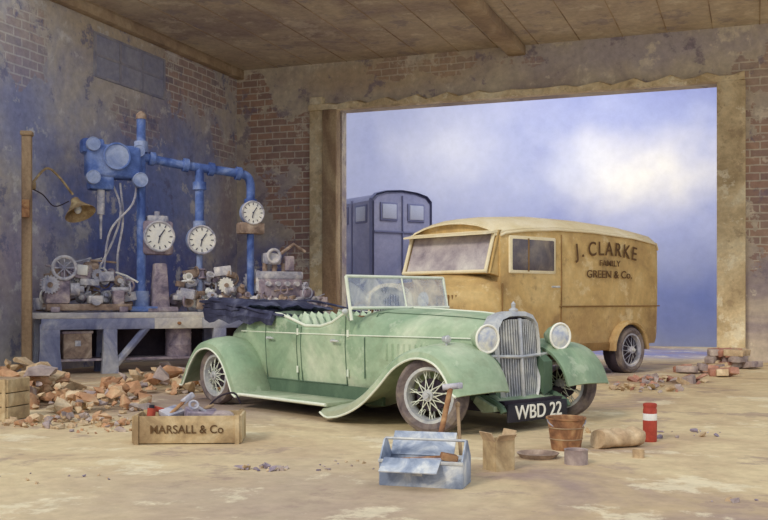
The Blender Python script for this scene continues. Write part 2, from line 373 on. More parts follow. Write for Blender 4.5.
for side in (-1, 1):
    Y = lambda u, d=.016: vcu(u)+side*(wat(u)+d)
    for u in (.62,1.28,1.36,2.16):   # door shuts
        car.tube([(u, Y(u,-.02), .36), (u, Y(u,.012), .8), (u, Y(u,.0), wat(u,2)-.02)], .007, green_dk, 6)
    car.tube([(u, Y(u,-.02), .36) for u in (.62,1.0,1.36,1.8,2.16)], .007, green_dk, 6)
    car.tube([(u, Y(u,.006), .93) for u in (0,.4,.8,1.3,1.8,2.2,2.6,3.1,3.6,3.95)], .008, green_lt, 6)
    for u in (.72, 1.98): car.cyl((u, Y(u,.0), .86), (u, Y(u,.06), .86), .02, chrome); car.tube([(u,Y(u,.06),.86),(u+.13,Y(u,.06),.86)], .012, chrome)
    for u in (1.30, 2.2):
        for z in (.5, .95): car.cyl((u, Y(u,.01), z-.04), (u, Y(u,.01), z+.04), .014, green_lt, n=8)
    car.tube([(u, Y(u,-.03), wat(u,2)+.005) for u in (.16,.5,.9,1.15,1.4,1.7,1.9,2.1,2.2)], .018, green_lt, 8)
    car.tube([(2.46, Y(2.46,.0), .45), (2.46, Y(2.46,.006), .9), (2.46, VC+side*.55, 1.175), (2.46, VC, 1.237)], .007, green_dk, 6)
    for k in range(15):                                               # bonnet louvres
        u = 2.75+k*.075; car.box((u, Y(u,-.002), .76), (.03, .02, .18), green, rot=(0,0,side*.5))
    car.tube([(u, vcu(u)+side*(wat(u)*.6+.0), wat(u,2)-.048) for u in (2.46,3.1,3.6,3.95)], .007, green_dk, 6)
car.tube([(u, vcu(u), wat(u,2)+.004) for u in (2.46,2.7,3.1,3.6,3.97)], .012, green_lt, 6)
car.box((2.1, VC, .25), (4.4, 1.0, .12), dark)  # chassis box, its dark colour standing in for shade under the body
FLIP = 2.06
car.cyl((0, .05, .37), (0, FLIP-.05, .37), .045, dark); car.cyl((3.9, .05, .33), (3.9, FLIP-.05, .33), .04, dark)
def fender(path, flip, vin=.42, vout=-.18):
    P = spline([(p[0], 0, p[1]) for p in path], 6); rows = []
    for i, p in enumerate(P):
        a = P[max(i-1,0)]; c = P[min(i+1,len(P)-1)]; d = (c-a).normalized()
        nrm = Vector((-d.z, 0, d.x))
        ctr = Vector(((path[0][0]+path[-1][0])/2, 0, .25))
        if nrm.dot(p-ctr) < 0: nrm = -nrm
        t = i/(len(P)-1); e = min(1, math.sin(math.pi*min(max(t,.0),1))*3+.55)
        o = [(vin,-.05),(vin-.12,-.005),(vin-.26,.01),(vin-.42,-.005),(vout+.05,-.04),(vout+.01,-.075),(vout,-.14*e)]
        inn = [(vout+.03,-.14*e),(vout+.04,-.09),(vout+.08,-.065),(vin-.42,-.035),(vin-.26,-.02),(vin-.12,-.035),(vin-.01,-.08)]
        rows.append([Vector((p.x, (v if not flip else FLIP-v), p.z))+nrm*h for v, h in o+inn])
    car.loft(rows, green)
    car.tube([r[6] for r in rows], .012, green_lt, 6)
    return rows
FF = [(2.3,.18),(2.6,.22),(2.9,.34),(3.15,.52),(3.42,.75),(3.7,.875),(3.96,.89),(4.19,.81),(4.36,.64),(4.45,.44)]
RF = [(.72,.18),(.6,.40),(.42,.66),(.2,.81),(-.05,.855),(-.32,.78),(-.53,.58),(-.66,.38),(-.74,.26)]
for fl in (False, True):
    fender(FF, fl, vin=.56); fender(RF, fl)
    y = .12 if not fl else FLIP-.12
    car.box((1.5, y, .18), (1.75, .5, .05), green, bev=.012)
    car.tube([(.64, y+(-.26 if not fl else .26), .18), (2.36, y+(-.26 if not fl else .26), .18)], .018, green_lt)
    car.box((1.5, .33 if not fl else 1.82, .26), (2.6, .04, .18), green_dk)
    wheel(car, (0, y-.12 if not fl else y+.12, .37), .37, .16)
    wheel(car, (3.88, .0 if not fl else FLIP, .39), .39, .18, steer=R(17))
    yi = .58 if not fl else FLIP-.58
    rows = []
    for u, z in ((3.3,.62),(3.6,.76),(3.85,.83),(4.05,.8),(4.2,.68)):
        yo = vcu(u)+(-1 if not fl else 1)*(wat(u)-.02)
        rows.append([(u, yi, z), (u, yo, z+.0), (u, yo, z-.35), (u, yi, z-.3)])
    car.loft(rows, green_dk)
# radiator
RX = -.11; RC = 1.035
def radp(sc_, x):
    out = []
    for a, z in ((0,1.20),(.14,1.195),(.26,1.16),(.335,1.07),(.355,.92),(.345,.66),(.31,.38),(.25,.25),(0,.21)):
        out.append((a*sc_, .71+(z-.71)*sc_))
    return [(x+RX-.07*(z-.3), RC-a, z) for a, z in out]+[(x+RX-.07*(z-.3), RC+a, z) for a, z in out[1:-1]][::-1]
car.loft([radp(1.0,4.08), radp(1.03,4.16), radp(1.03,4.25), radp(.93,4.28), radp(.90,4.24)], chrome, caps=False)
car.loft([radp(.97,4.12), radp(.97,4.21)], dark)
for k in range(17):
    a = -.29+k*.58/16
    zt = 1.13-max(0, abs(a)-.12)**2*2.2; zb = .29+abs(a)*.12
    bow = .05*(1-(a/.3)**2)
    car.box((4.20+RX+bow*.7, RC+a, (zt+zb)/2), (.03, .013, zt-zb), silver, rot=(0,-.07,0))
car.box((4.265+RX, RC, .70), (.03, .035, .88), chrome, rot=(0,-.07,0), bev=.006)
car.lathe([(0,0),(.045,0),(.05,.03),(.02,.05),(.025,.09),(0,.12)], (4.15+RX, RC, 1.20), (0,0,1), chrome, 14)
HL = (.49, 1.65)
car.tube([(4.0, .38, .72), (4.08, .49, .76), (4.16, RC, .74), (4.08, 1.65, .76), (4.0, 1.74, .72)], .018, chrome)
for y in HL:
    car.cyl((4.1, y, .72), (4.1, y, .84), .02, chrome)
    car.lathe([(0,-.2),(.05,-.18),(.10,-.10),(.13,0),(.145,.015),(.145,.035),(.128,.04)], (4.14, y, .94), (1,-.2,0), green, 28)
    car.lathe([(.13,.035),(.09,.05),(.04,.058),(0,.06)], (4.14, y, .94), (1,-.2,0), lens, 28)
    car.torus((4.18, y-.008, .94), (1,-.2,0), .137, .012, white)
for y in (.12, FLIP-.12):
    car.lathe([(0,-.08),(.03,-.06),(.042,0),(.035,.01),(0,.015)], (3.98, y, .94), (1,0,0), chrome, 14)
    car.cyl((3.96, y, .87), (3.96, y, .92), .012, chrome)
rows = []
for i in range(7):
    y = .44+i*1.2/6; k = abs(y-RC)/.65
    rows.append([(4.06, y, .36), (4.2, y, .33-.03*k), (4.3, y, .27), (4.3, y, .22), (4.15, y, .2), (4.02, y, .3)])
car.loft(rows, green)
for y in (.52, 1.54): car.tube(spline([(3.8,y,.34),(4.15,y,.33),(4.32,y,.26),(4.36,y,.21)],4), .035, green_dk)
car.box((4.38, 1.02, .20), (.03, .93, .185), black, bev=.01)
# windscreen
wb, wt = (2.34, 1.22), (2.24, 1.60)
def fr(p, q, r=.018, m=chrome): car.tube([p, q], r, m)
for y in (.25, 1.1, 1.80): fr((wb[0], y, wb[1]-(.12 if y != 1.1 else 0)), (wt[0], y, wt[1]), .02 if y != 1.1 else .012, green_lt)
for f in (0, 1):
    u = wb[0]+(wt[0]-wb[0])*f; z = wb[1]+(wt[1]-wb[1])*f+(.02 if f == 0 else 0); fr((u,.25,z),(u,1.80,z), .018, green_lt)
car.loft([[(wb[0]-.003,.27,wb[1]),(wb[0]+.003,.27,wb[1]),(wb[0]+.003,1.78,wb[1]),(wb[0]-.003,1.78,wb[1])],
          [(wt[0]-.003,.27,wt[1]),(wt[0]+.003,.27,wt[1]),(wt[0]+.003,1.78,wt[1]),(wt[0]-.003,1.78,wt[1])]], glass)
car.tube([(2.2,.33,1.1),(2.26,.24,1.16),(2.28,.22,1.2)], .012, chrome); car.ell((2.28,.21,1.2), (.02,.05,.035), chrome)
def seat(x, z0, z1, y0, y1, n):
    for k in range(n):
        y = y0+(y1-y0)*(k+.5)/n; w = (y1-y0)/n
        car.ell((x, y, (z0+z1)/2), (.11, w*.56, (z1-z0)/2), leather, rot=(0,-.22,0), sub=2)
        car.ell((x+.3, y, z0+.02), (.3, w*.56, .09), leather, sub=2)
seat(1.25, .55, 1.20, .42, 1.06, 6); seat(1.25, .55, 1.20, 1.14, 1.78, 6); seat(.42, .55, 1.16, .42, 1.78, 12)
car.box((2.18, VC, 1.05), (.04, 1.4, .2), rust, bev=.01)
car.torus((1.92,.72,1.14), (-.85,0,.5), .19, .013, rust, 30); car.tube([(1.92,.72,1.14),(2.3,.72,.9)], .018, black)
for a in range(3):
    t = a*2.094; car.tube([(1.92,.72,1.14),(1.92+.5*.18*math.cos(t),.72+.18*math.sin(t),1.14+.85*.18*math.cos(t))], .008, chrome, 5)
# folded hood: stacked canvas folds with hood sticks and a drape over the rear quarter
for k, (u0, u1, z, th) in enumerate(((-.60,.16,1.17,.06),(-.76,.10,1.235,.07),(-.80,.20,1.30,.05))):
    rows = []
    for i in range(21):
        y = .20+i*1.50/20; wv = .014*math.sin(i*1.4+k*2)+.008*math.sin(i*3.1+k); sh = .03*math.sin(i*.9+k)
        r = []
        for j in range(18):
            a = 2*math.pi*j/18; ca, sa = math.cos(a), math.sin(a)
            e = min(1, min(i, 20-i)/2+.35)
            r.append(((u0+u1)/2+sh+(u1-u0)/2*math.copysign(abs(ca)**.7, ca), y, z+wv-.03*(1-e)-.06*(i/20)+th*e*math.copysign(abs(sa)**.8, sa)+(-.03*ca)+.010*math.sin(ca*9+i)))
        rows.append(r)
    car.loft(rows, navy)
for y in (.22, 1.78): car.tube(spline([(1.0,y+(.06 if y<1 else 0),1.14),(.6,y,1.18),(.2,y,1.25),(-.4,y,1.32),(-.82,y,1.31)],4), .016, navy)
car.loft([[(u, .25, 1.30-.07*(u+.7)), (u, .20, 1.2-.07*(u+.7)), (u, .225, 1.05-.01*(u+.5)+.03*math.sin(u*14)), (u, .30, 1.16)] for u in [-.72+k*.12 for k in range(14)]], navy)
car_o = car.done((-2.11, 12.8, 0), R(-48.17))
text('registration_number', 'WBD 22', (4.399, 1.02, .197), (R(90), 0, R(90)), .2, white, car_o, sx=1.02)

# ------------------------------------------------------------------ VAN (x fwd, y=0 near side, far side y=-2.16)
van = B('delivery_van'); VY = -1.08
def vsec(x, w, T, bot=.5):
    h = [(0,T),(.3*w,T-.015),(.6*w,T-.06),(.82*w,T-.13),(.95*w,T-.22),(w,T-.33),(w*1.005,1.7),(w*1.0,1.2),(w*.985,.7),(w*.97,bot),(0,bot)]
    r = [(x, VY+a, z) for a, z in h]; l = [(x, VY-a, z) for a, z in h[1:-1]][::-1]
    return r+l
VS = [(-4.6,.86,2.42,.75),(-4.55,.98,2.56,.6),(-4.4,1.05,2.66,.52),(-3.6,1.08,2.74),(-2.4,1.08,2.79),(-1.4,1.07,2.79),(-.6,1.06,2.74),(-.1,1.05,2.68),(.0,1.03,2.64)]
van.loft([vsec(*s) for s in VS], ochre)
rows = []
for s in VS[1:]:
    x, w, T = s[:3]
    o = [(w*.965,T-.225),(w*.84,T-.12),(.6*w,T-.045),(.3*w,T),(0,T+.015)]
    r = [(x, VY+a, z) for a, z in o]+[(x, VY-a, z) for a, z in o[:-1][::-1]]
    r2 = [(x, y, z-.03) for _, y, z in r][::-1]
    rows.append(r+r2)
rows.append([(.10, y, z-.03) for _, y, z in rows[-1]])
van.loft(rows, ochre_lt)
for sy, Yv in ((1, .0), (-1, -2.16)):
    van.tube([(s[0], VY+sy*(s[1]*.985+.02), s[2]-.27) for s in VS[1:]], .022, ochre_lt)
    van.tube([(-4.45, Yv+sy*.01, 1.22), (-1.45, Yv+sy*.01, 1.22)], .014, ochre_dk, 6)
    van.tube([(-1.5, Yv+sy*-.01, .6), (-1.5, Yv+sy*.005, 1.6), (-1.5, Yv-sy*.005, 2.44)], .012, ochre_dk, 6)
    van.tube([(-.02, Yv-sy*.03, .6), (-.02, Yv-sy*.02, 1.6)], .012, ochre_dk, 6)
    van.box((-.76, Yv-sy*.025, 2.07), (1.18, .07, .62), ochre_lt, bev=.03)
    van.box((-.76, Yv-sy*.017, 2.07), (1.08, .07, .52), vglass2, bev=.025)
    van.box((-.62, Yv-sy*.012, 2.07), (.03, .07, .54), ochre_dk)
    van.cyl((-1.35, Yv, 1.55), (-1.35, Yv+sy*.08, 1.55), .02, chrome); van.tube([(-1.35,Yv+sy*.08,1.55),(-1.15,Yv+sy*.08,1.55)], .017, chrome)
    van.box((-2.2, Yv-sy*.05, .5), (3.6, .12, .14), ochre_dk, bev=.02)
    yy = Yv-sy*.16
    rows = []
    for i in range(15):
        a = math.pi*i/14; c_, s_ = math.cos(a), math.sin(a)
        rows.append([(-3.42+.56*c_, yy-sy*.15, .42+.56*s_), (-3.42+.56*c_, Yv+sy*.10, .42+.54*s_), (-3.42+.52*c_, Yv+sy*.13, .42+.50*s_), (-3.42+.49*c_, Yv+sy*.10, .42+.47*s_), (-3.42+.49*c_, yy-sy*.15, .42+.47*s_)])
    van.loft(rows, ochre)
    van.cyl((-3.42, Yv-sy*.2, .46), (-3.42, Yv+sy*.03, .46), .47, dark, n=28)
    wheel(van, (-3.42, Yv+sy*.02, .42), .42, .19, disc=None, spm=steel, rimm=steel, spokes=14)
    rows = []
    P = spline([(-.35,0,.5),(-.1,0,.7),(.25,0,1.0),(.7,0,1.08),(1.1,0,.95),(1.35,0,.65)],5)
    for p in P:
        rows.append([(p.x, Yv-sy*.5, p.z-.02),(p.x, Yv-sy*.2, p.z+.02),(p.x, Yv+sy*.03, p.z-.04),(p.x, Yv+sy*.06, p.z-.12),(p.x, Yv+sy*.02, p.z-.1),(p.x, Yv-sy*.2, p.z-.03),(p.x, Yv-sy*.5, p.z-.06)])
    van.loft(rows, ochre)
    wheel(van, (.7, Yv-sy*.1, .42), .42, .18, spm=ochre_lt, rimm=steel, spokes=14)
    van.cyl((1.25, VY+sy*.62, 1.05), (1.25, VY+sy*.62, 1.25), .03, chrome)
    van.lathe([(0,-.22),(.08,-.18),(.14,-.05),(.15,.02),(.13,.03)], (1.3, VY+sy*.62, 1.33), (1,0,0), ochre, 22)
    van.lathe([(.135,.02),(.08,.045),(0,.05)], (1.3, VY+sy*.62, 1.33), (1,0,0), lens, 22)
def bsec(x, w, T, bot):
    h = [(0,T),(.4*w,T-.02),(.75*w,T-.08),(.95*w,T-.18),(w,T-.32),(w,.9),(w*.97,bot),(0,bot)]
    return [(x, VY+a, z) for a, z in h]+[(x, VY-a, z) for a, z in h[1:-1]][::-1]
van.loft([bsec(-.05,1.04,1.80,.55), bsec(.16,1.0,1.78,.55), bsec(.34,.84,1.72,.55), bsec(.6,.66,1.66,.55), bsec(1.0,.55,1.62,.55), bsec(1.42,.46,1.58,.55)], ochre)
van.loft([bsec(1.42,.48,1.60,.6), bsec(1.5,.48,1.60,.6)], ochre_lt)
van.loft([bsec(1.5,.42,1.54,.66), bsec(1.515,.42,1.54,.66)], dark)
for k in range(13): van.box((1.52, VY-.36+k*.06, 1.07), (.02,.015,.78), steel)
van.box((1.62, VY, .5), (.06, 1.9, .12), chrome, bev=.02)
for k in range(10): van.box((.62+k*.07, VY+.62-k*.013, 1.3), (.02,.05,.22), ochre_dk)
def quadslab(p, mat, t=.03):
    n = (Vector(p[1])-Vector(p[0])).cross(Vector(p[3])-Vector(p[0])).normalized()*t
    van.loft([p, [tuple(Vector(q)+n) for q in p]], mat)
scr = lambda m, e, z0, z1: quadslab([(.20-.22*((z0-1.78)/.68)+e, VY+m, z0), (.20-.22*((z0-1.78)/.68)+e, VY-m, z0), (.20-.22*((z1-1.78)/.68)+e, VY-m, z1), (.20-.22*((z1-1.78)/.68)+e, VY+m, z1)], ochre if e == 0 else vglass)
scr(1.0, 0, 1.76, 2.46); scr(.92, .035, 1.82, 2.39)
for a in (-.95, .95): van.tube([(.27, VY+a, 1.79), (.06, VY+a, 2.44)], .03, ochre_lt)
for z, xx in ((1.79,.27),(2.43,.06)): van.tube([(xx, VY+.97, z), (xx, VY-.97, z)], .03, ochre_lt)
van.loft([[(-.0,VY+1.0,2.42),(.26,VY+.97,2.38),(.26,VY-.97,2.38),(0,VY-1.0,2.42)],[(-.0,VY+1.0,2.46),(.26,VY+.97,2.41),(.26,VY-.97,2.41),(0,VY-1.0,2.46)]], ochre_lt)
for sy in (1, -1):
    yb = VY+sy*1.0
    van.loft([[(-.1,yb,1.7),(.22,yb,1.76),(.02,yb,2.46),(-.1,yb,2.46)],[(-.1,yb-sy*.06,1.7),(.22,yb-sy*.06,1.76),(.02,yb-sy*.06,2.46),(-.1,yb-sy*.06,2.46)]], ochre)
van_o = van.done((1.9, 16.0, 0), R(-138.1))
TR = (R(90), 0, R(180))
adv = dict(zip('J. CLARKE', (.5,.34,.2,.76,.60,.74,.72,.70,.6))); tot = sum(adv[c] for c in 'J. CLARKE'); xx = 0
for i, ch in enumerate('J. CLARKE'):      # arched signwriting
    ctr = (xx+adv[ch]/2)/tot*2-1; xx += adv[ch]
    if ch != ' ':
        text('sign_letter_%d' % i, ch, (-2.76-ctr*.95, .03, 2.23-.08*ctr*ctr), (R(90), R(8)*ctr, R(180)), .35, brown_txt, van_o, sx=1.0)
text('sign_trade', 'FAMILY', (-2.85, .03, 1.98), TR, .15, brown_txt, van_o, sx=1.3)
text('sign_goods', 'GREEN & Co.', (-2.85, .03, 1.78), TR, .19, brown_txt, van_o, sx=1.25)

# ------------------------------------------------------------------ hazy lorry in the yard
lo = B('box_lorry')
def lsec(x, w, T):
    h = [(0,T),(.5*w,T-.04),(.85*w,T-.13),(w,T-.28),(w,.9),(0,.9)]
    return [(x, a, z) for a, z in h]+[(x, -a, z) for a, z in h[1:-1]][::-1]
lo.loft([lsec(0,.93,4.3), lsec(-.05,.95,4.32), lsec(-3.2,.95,4.32)], haze)
lo.loft([lsec(.03,.99,4.36), lsec(-.12,.99,4.38), lsec(-.12,.93,4.3), lsec(.03,.93,4.3)], haze_d, caps=False)
for y in (-.45, .45):
    lo.box((.02, y, 3.75), (.06, .56, .5), haze_d, bev=.02); lo.box((.045, y, 3.75), (.06, .46, .4), haze_w, bev=.02)
lo.box((.03, 0, 2.6), (.05, .03, 3.2), haze_d); lo.box((.03, 0, 3.2), (.05, 1.86, .04), haze_d)
for x in (-.6, -1.6, -2.6):
    for sy in (-1, 1):
        lo.box((x, sy*.95, 3.7), (.62, .05, .5), haze_d, bev=.02); lo.box((x, sy*.965, 3.7), (.5, .05, .4), haze_w, bev=.02)
        lo.box((x-.5, sy*.95, 2.6), (.04, .05, 3), haze_d)
lo.loft([lsec(-3.2,.85,2.6), lsec(-3.9,.82,2.5), lsec(-4.0,.6,2.0), lsec(-4.9,.5,1.8)], haze)
lo.box((-2.2, 0, .8), (5.0, .9, .2), haze_d)
for x in (-.8, -4.3):
    for sy in (-1, 1): wheel(lo, (x, sy*.8, .5), .5, .25, disc=haze_d, rimm=haze)
lo.done((.50, 27.6, 0), math.atan2(-.84, .54))

# ------------------------------------------------------------------ workbench frame
BO = (-6.05, 17.5, 0); BR = R(26.7)
def bench(b): return b.done(BO, BR)
b = B('workbench')
for k in range(4): b.box((2.75, .12+k*.215, 1.05), (5.7, .205, .11), bench_t, bev=.02)
b.box((2.75, .06, .90), (5.4, .07, .2), benchm, bev=.01); b.box((2.75, .8, .9), (5.4, .06, .2), benchm, bev=.01)
for a, wd in ((.2,.17), (1.25,.12), (3.3,.12), (5.25,.15)):
    for y in (.1, .76):
        b.loft([[(a-wd*1.25, y-.08, 0), (a+wd*1.25, y-.08, 0), (a+wd*1.25, y+.08, 0), (a-wd*1.25, y+.08, 0)],
                [(a-wd, y-.07, .45), (a+wd, y-.07, .45), (a+wd, y+.07, .45), (a-wd, y+.07, .45)],
                [(a-wd, y-.07, .9), (a+wd, y-.07, .9), (a+wd, y+.07, .9), (a-wd, y+.07, .9)]], benchm)
    b.box((a, .43, .3), (.12, .7, .1), benchm)
b.tube([(1.35,.1,.15),(1.95,.1,.86)], .07, benchm); b.tube([(5.1,.1,.15),(4.4,.1,.86)], .06, benchm)
b.box((2.75, .43, .25), (4.9, .6, .04), mauve)
b.box((2.75, .82, .55), (5.1, .03, .6), dark)
b.box((2.5, .03, .9), (.9, .04, .2), bench_t, bev=.01); b.cyl((2.5,.01,.9),(2.5,-.06,.9),.03,rust)
bench(b)
b = B('storage_chest'); b.box((.7, .42, .5), (.5, .5, .46), umber, bev=.02); b.box((.7, .42, .75), (.54, .54, .05), mauve, bev=.01)
b.box((.7,.16,.55),(.1,.03,.1),steel); bench(b)
b = B('oil_drum')
b.lathe([(0,0),(.24,0),(.25,.02),(.24,.2),(.25,.22),(.24,.24),(.24,.42),(.25,.44),(.24,.46),(.24,.58),(.22,.6),(0,.58)], (2.6,.42,.27), (0,0,1), mauve, 24); bench(b)

b = B('drilling_machine')
b.box((1.9, .45, 1.16), (.55, .5, .1), blue, bev=.03)
b.cyl((1.9, .45, 1.15), (1.9, .45, 4.75), .085, blue); b.cyl((1.9,.45,1.2),(1.9,.45,1.5),.14,blue_lt)
b.cyl((1.9,.45,4.1),(1.9,.45,4.3),.13,blue_lt); b.lathe([(0,0),(.1,0),(.1,.08),(.04,.14),(0,.16)], (1.9,.45,4.72),(0,0,1), umber, 14)
b.box((1.38, .45, 3.88), (1.0, .42, .62), blue, bev=.09, seg=3)
b.box((1.15, .45, 3.5), (.45, .34, .3), blue, bev=.05)
b.box((1.0, .45, 4.15), (.4, .34, .26), blue, bev=.05)
def disc(a, z, r, y=.2, rim=blue_lt, f=face):
    b.cyl((a, y+.12, z), (a, y-.02, z), r*1.12, rim, n=28)
    b.lathe([(r,0),(r*.97,.012),(0,.02)], (a, y-.02, z), (0,-1,0), f, 28)
    b.torus((a, y-.03, z), (0,-1,0), r*1.06, r*.09, rim, 28, 6)
disc(1.4, 3.96, .22, f=blue_lt, rim=blue); disc(.98, 3.56, .11, f=blue_lt); disc(1.83, 3.55, .12, f=blue_lt); disc(.98, 4.16, .11, f=blue_lt); disc(1.82, 4.1, .1, y=.3, f=blue_lt)
b.cyl((1.15,.4,3.4),(1.15,.4,2.9),.07,steel); b.cyl((1.15,.4,2.9),(1.15,.4,2.45),.03,steel,r1=.02)
b.tube(spline([(1.9,.45,4.02),(2.5,.45,3.93),(3.0,.45,3.88),(3.6,.45,3.83),(3.95,.45,3.78),(4.05,.45,3.6),(4.05,.45,3.25)],5), .085, blue, 14)
for a, z in ((2.1,3.99),(2.75,3.91),(3.25,3.86),(3.8,3.81)): b.cyl((a-.05,.45,z+.006),(a+.05,.45,z-.006),.13,blue,n=18)
b.tube([(3.02,.45,3.88),(3.02,.45,3.3),(3.02,.45,2.75)], .085, blue, 14); b.cyl((3.02,.45,3.45),(3.02,.45,3.6),.13,blue); b.cyl((3.02,.45,2.72),(3.02,.45,2.85),.12,blue_lt)
b.cyl((4.05,.45,3.2),(4.05,.45,3.32),.12,blue)
def dial(a, z, r, y=.3):
    b.cyl((a, y+.15, z), (a, y, z), r*1.1, blue_lt, n=32)
    b.lathe([(r,0),(r*.97,.012),(0,.016)], (a, y, z), (0,-1,0), face, 32)
    b.torus((a, y-.01, z), (0,-1,0), r*1.05, r*.09, steel, 32, 8)
    for k in range(12):
        t = 2*math.pi*k/12; b.tube([(a+math.cos(t)*r*.72, y-.018, z+math.sin(t)*r*.72), (a+math.cos(t)*r*.92, y-.018, z+math.sin(t)*r*.92)], r*.035, ink, 4)
    b.tube([(a, y-.022, z), (a+r*.35, y-.022, z+r*.5)], r*.04, ink, 4); b.tube([(a, y-.022, z), (a-r*.1, y-.022, z-r*.5)], r*.04, ink, 4)
    b.cyl((a,y-.03,z),(a,y,z), r*.08, ink, n=8)
dial(3.02, 2.48, .25); dial(4.05, 3.04, .21)
b.cyl((3.02,.45,1.1),(3.02,.45,2.25),.06,blue_lt); b.cyl((4.05,.45,1.1),(4.05,.45,2.85),.07,blue)
b.box((4.05,.45,2.74),(.5,.3,.22),umber,bev=.03)
for p in ([(1.35,.4,3.5),(1.5,.35,3.0),(1.35,.35,2.4),(.95,.4,1.6),(.8,.45,1.2)], [(1.5,.4,3.5),(1.55,.4,2.8),(1.45,.4,2.1),(1.5,.4,1.4)], [(1.8,.4,3.5),(1.7,.3,3.1),(1.3,.3,2.6),(1.2,.35,1.9)]):
    b.tube(spline(p,6), .022, steel, 6)
bench(b)
b = B('dial_scale')
b.box((2.25,.45,1.155),(.6,.5,.1),mauve,bev=.03); b.box((2.25,.45,1.6),(.34,.3,.85),mauve,bev=.04,taper=.7)
b.box((2.2,.45,2.5),(.58,.26,.64),mauve,bev=.06); b.box((2.2,.45,2.86),(.4,.2,.12),steel,bev=.03)
b.cyl((2.2,.45,2.9),(2.2,.45,3.0),.05,steel)
dial(2.2, 2.52, .26, y=.26); bench(b)

def gear(b, c, ax, r, w, mat, n=14):
    c = Vector(c); q = Vector(ax).normalized().to_track_quat('Z','Y').to_matrix().to_4x4()
    bm = bmesh.new(); lo_, hi = [], []
    for k in range(n*4):
        a = 2*math.pi*k/(n*4); rr = r if k % 4 < 2 else r*.84
        lo_.append(bm.verts.new((rr*math.cos(a), rr*math.sin(a), -w/2))); hi.append(bm.verts.new((rr*math.cos(a), rr*math.sin(a), w/2)))
    bm.faces.new(lo_); bm.faces.new(hi); N = n*4
    for k in range(N): bm.faces.new((lo_[k], lo_[(k+1)%N], hi[(k+1)%N], hi[k]))
    b.addbm(bm, mat, Matrix.Translation(c) @ q)
    b.cyl(c-Vector(ax).normalized()*w, c+Vector(ax).normalized()*w, r*.28, umber, n=12)
def heap(name, a0, a1, peak, n, seed, y0=.2, y1=.7, z0=1.11, k=1.0):
    rnd = random.Random(seed); b = B(name); ms = [steel, mauve, umber, steel, mauve, steel, umber, face]
    for i in range(n):
        a = rnd.uniform(a0, a1); t = (a-a0)/(a1-a0); h = peak*(math.sin(math.pi*(.12+.76*t))**.6)*rnd.uniform(.0, 1)
        y = rnd.uniform(y0, y1); mt = rnd.choice(ms); s = rnd.uniform(.05,.13)*k
        z = max(z0+h, z0+s*1.25)
        ax = (rnd.choice((0,0,1,.2)), -1 if rnd.random() < .7 else .2, rnd.choice((0,0,.1,1))); ty = rnd.randrange(7)
        if ty == 0: gear(b, (a,y,z), ax, s*1.2, s*.4, mt)
        elif ty in (1, 5): b.box((a,y,z), (s*rnd.uniform(1.4,3),s*1.4,s*rnd.uniform(.8,1.8)), mt, rot=(0,rnd.uniform(-.25,.25),rnd.uniform(-.5,.5)), bev=s*.12)
        elif ty == 2:
            v = Vector(ax).normalized()*s*2; b.cyl(Vector((a,y,z))-v*.5, Vector((a,y,z))+v*.5, s*.5, mt)
            b.cyl(Vector((a,y,z))-v*.5, Vector((a,y,z))-v*.35, s*.8, mt); b.cyl(Vector((a,y,z))+v*.35, Vector((a,y,z))+v*.5, s*.8, mt)
        elif ty == 3: b.torus((a,y,z), ax, s*.9, s*.18, mt, 20, 8)
        elif ty == 4: b.lathe([(0,-s),(s*.8,-s),(s*.9,-s*.5),(s*.4,0),(s*.5,s*.6),(0,s*.8)], (a,y,z), ax, mt, 16)
        else:
            L = s*4; th = rnd.uniform(-.6,.6); b.tube([(a-L*.5*math.cos(th),y,z+.1-L*.3*math.sin(th)),(a,y,z+.1),(a+L*.5*math.cos(th),y-.02,z+.1+L*.5*math.sin(th))], s*.16, mt)
    return b
bench(heap('machine_parts_heap', .1, 1.7, .95, 150, 3, y0=.3))
b = B('bench_lathe')
b.box((.9,.16,1.2),(1.5,.16,.12),umber,bev=.02)
for a in (.3,1.5): b.box((a,.16,1.16),(.16,.2,.1),mauve,bev=.02)
b.box((.35,.2,1.48),(.42,.26,.44),mauve,bev=.05); b.cyl((.56,.18,1.52),(.72,.18,1.52),.12,steel,n=20); b.cyl((.72,.18,1.52),(.80,.18,1.52),.06,steel)
b.box((1.0,.16,1.34),(.26,.22,.14),steel,bev=.02); b.cyl((1.0,.05,1.32),(1.0,-.0,1.32),.09,steel,n=20)
b.box((1.42,.18,1.38),(.2,.18,.26),mauve,bev=.03); b.cyl((1.3,.18,1.52),(1.6,.18,1.52),.045,steel); b.torus((1.62,.18,1.52),(1,0,0),.1,.018,steel,20)
gear(b,(.2,.04,1.6),(0,-1,0),.17,.05,steel,18); b.torus((.45,.06,1.9),(0,-1,0),.2,.03,steel,26)
for k in range(4):
    t = k*math.pi/4; b.tube([(.45-.19*math.cos(t),.06,1.9-.19*math.sin(t)),(.45+.19*math.cos(t),.06,1.9+.19*math.sin(t))],.012,steel,5)
b.box((.45,.16,1.78),(.1,.1,.3),mauve,bev=.02)
bench(b)
bench(heap('machine_parts_heap', 2.55, 3.9, .85, 95, 5))
bench(heap('machine_parts_heap', 3.95, 5.5, .45, 40, 9, y0=.12, y1=.25))
b = B('engine_block')
b.box((4.65,.52,1.45),(.9,.44,.6),mauve,bev=.05); b.box((4.65,.52,1.82),(.96,.4,.16),steel,bev=.04)
for k in range(4):
    b.cyl((4.35+k*.2,.45,1.88),(4.35+k*.2,.45,2.06),.05,umber); b.cyl((4.35+k*.2,.3,1.65),(4.35+k*.2,.2,1.65),.05,steel)
gear(b,(4.14,.5,1.7),(-1,-.8,0),.24,.06,steel,18); gear(b,(5.2,.4,1.5),(1,-.8,0),.2,.06,steel,16)
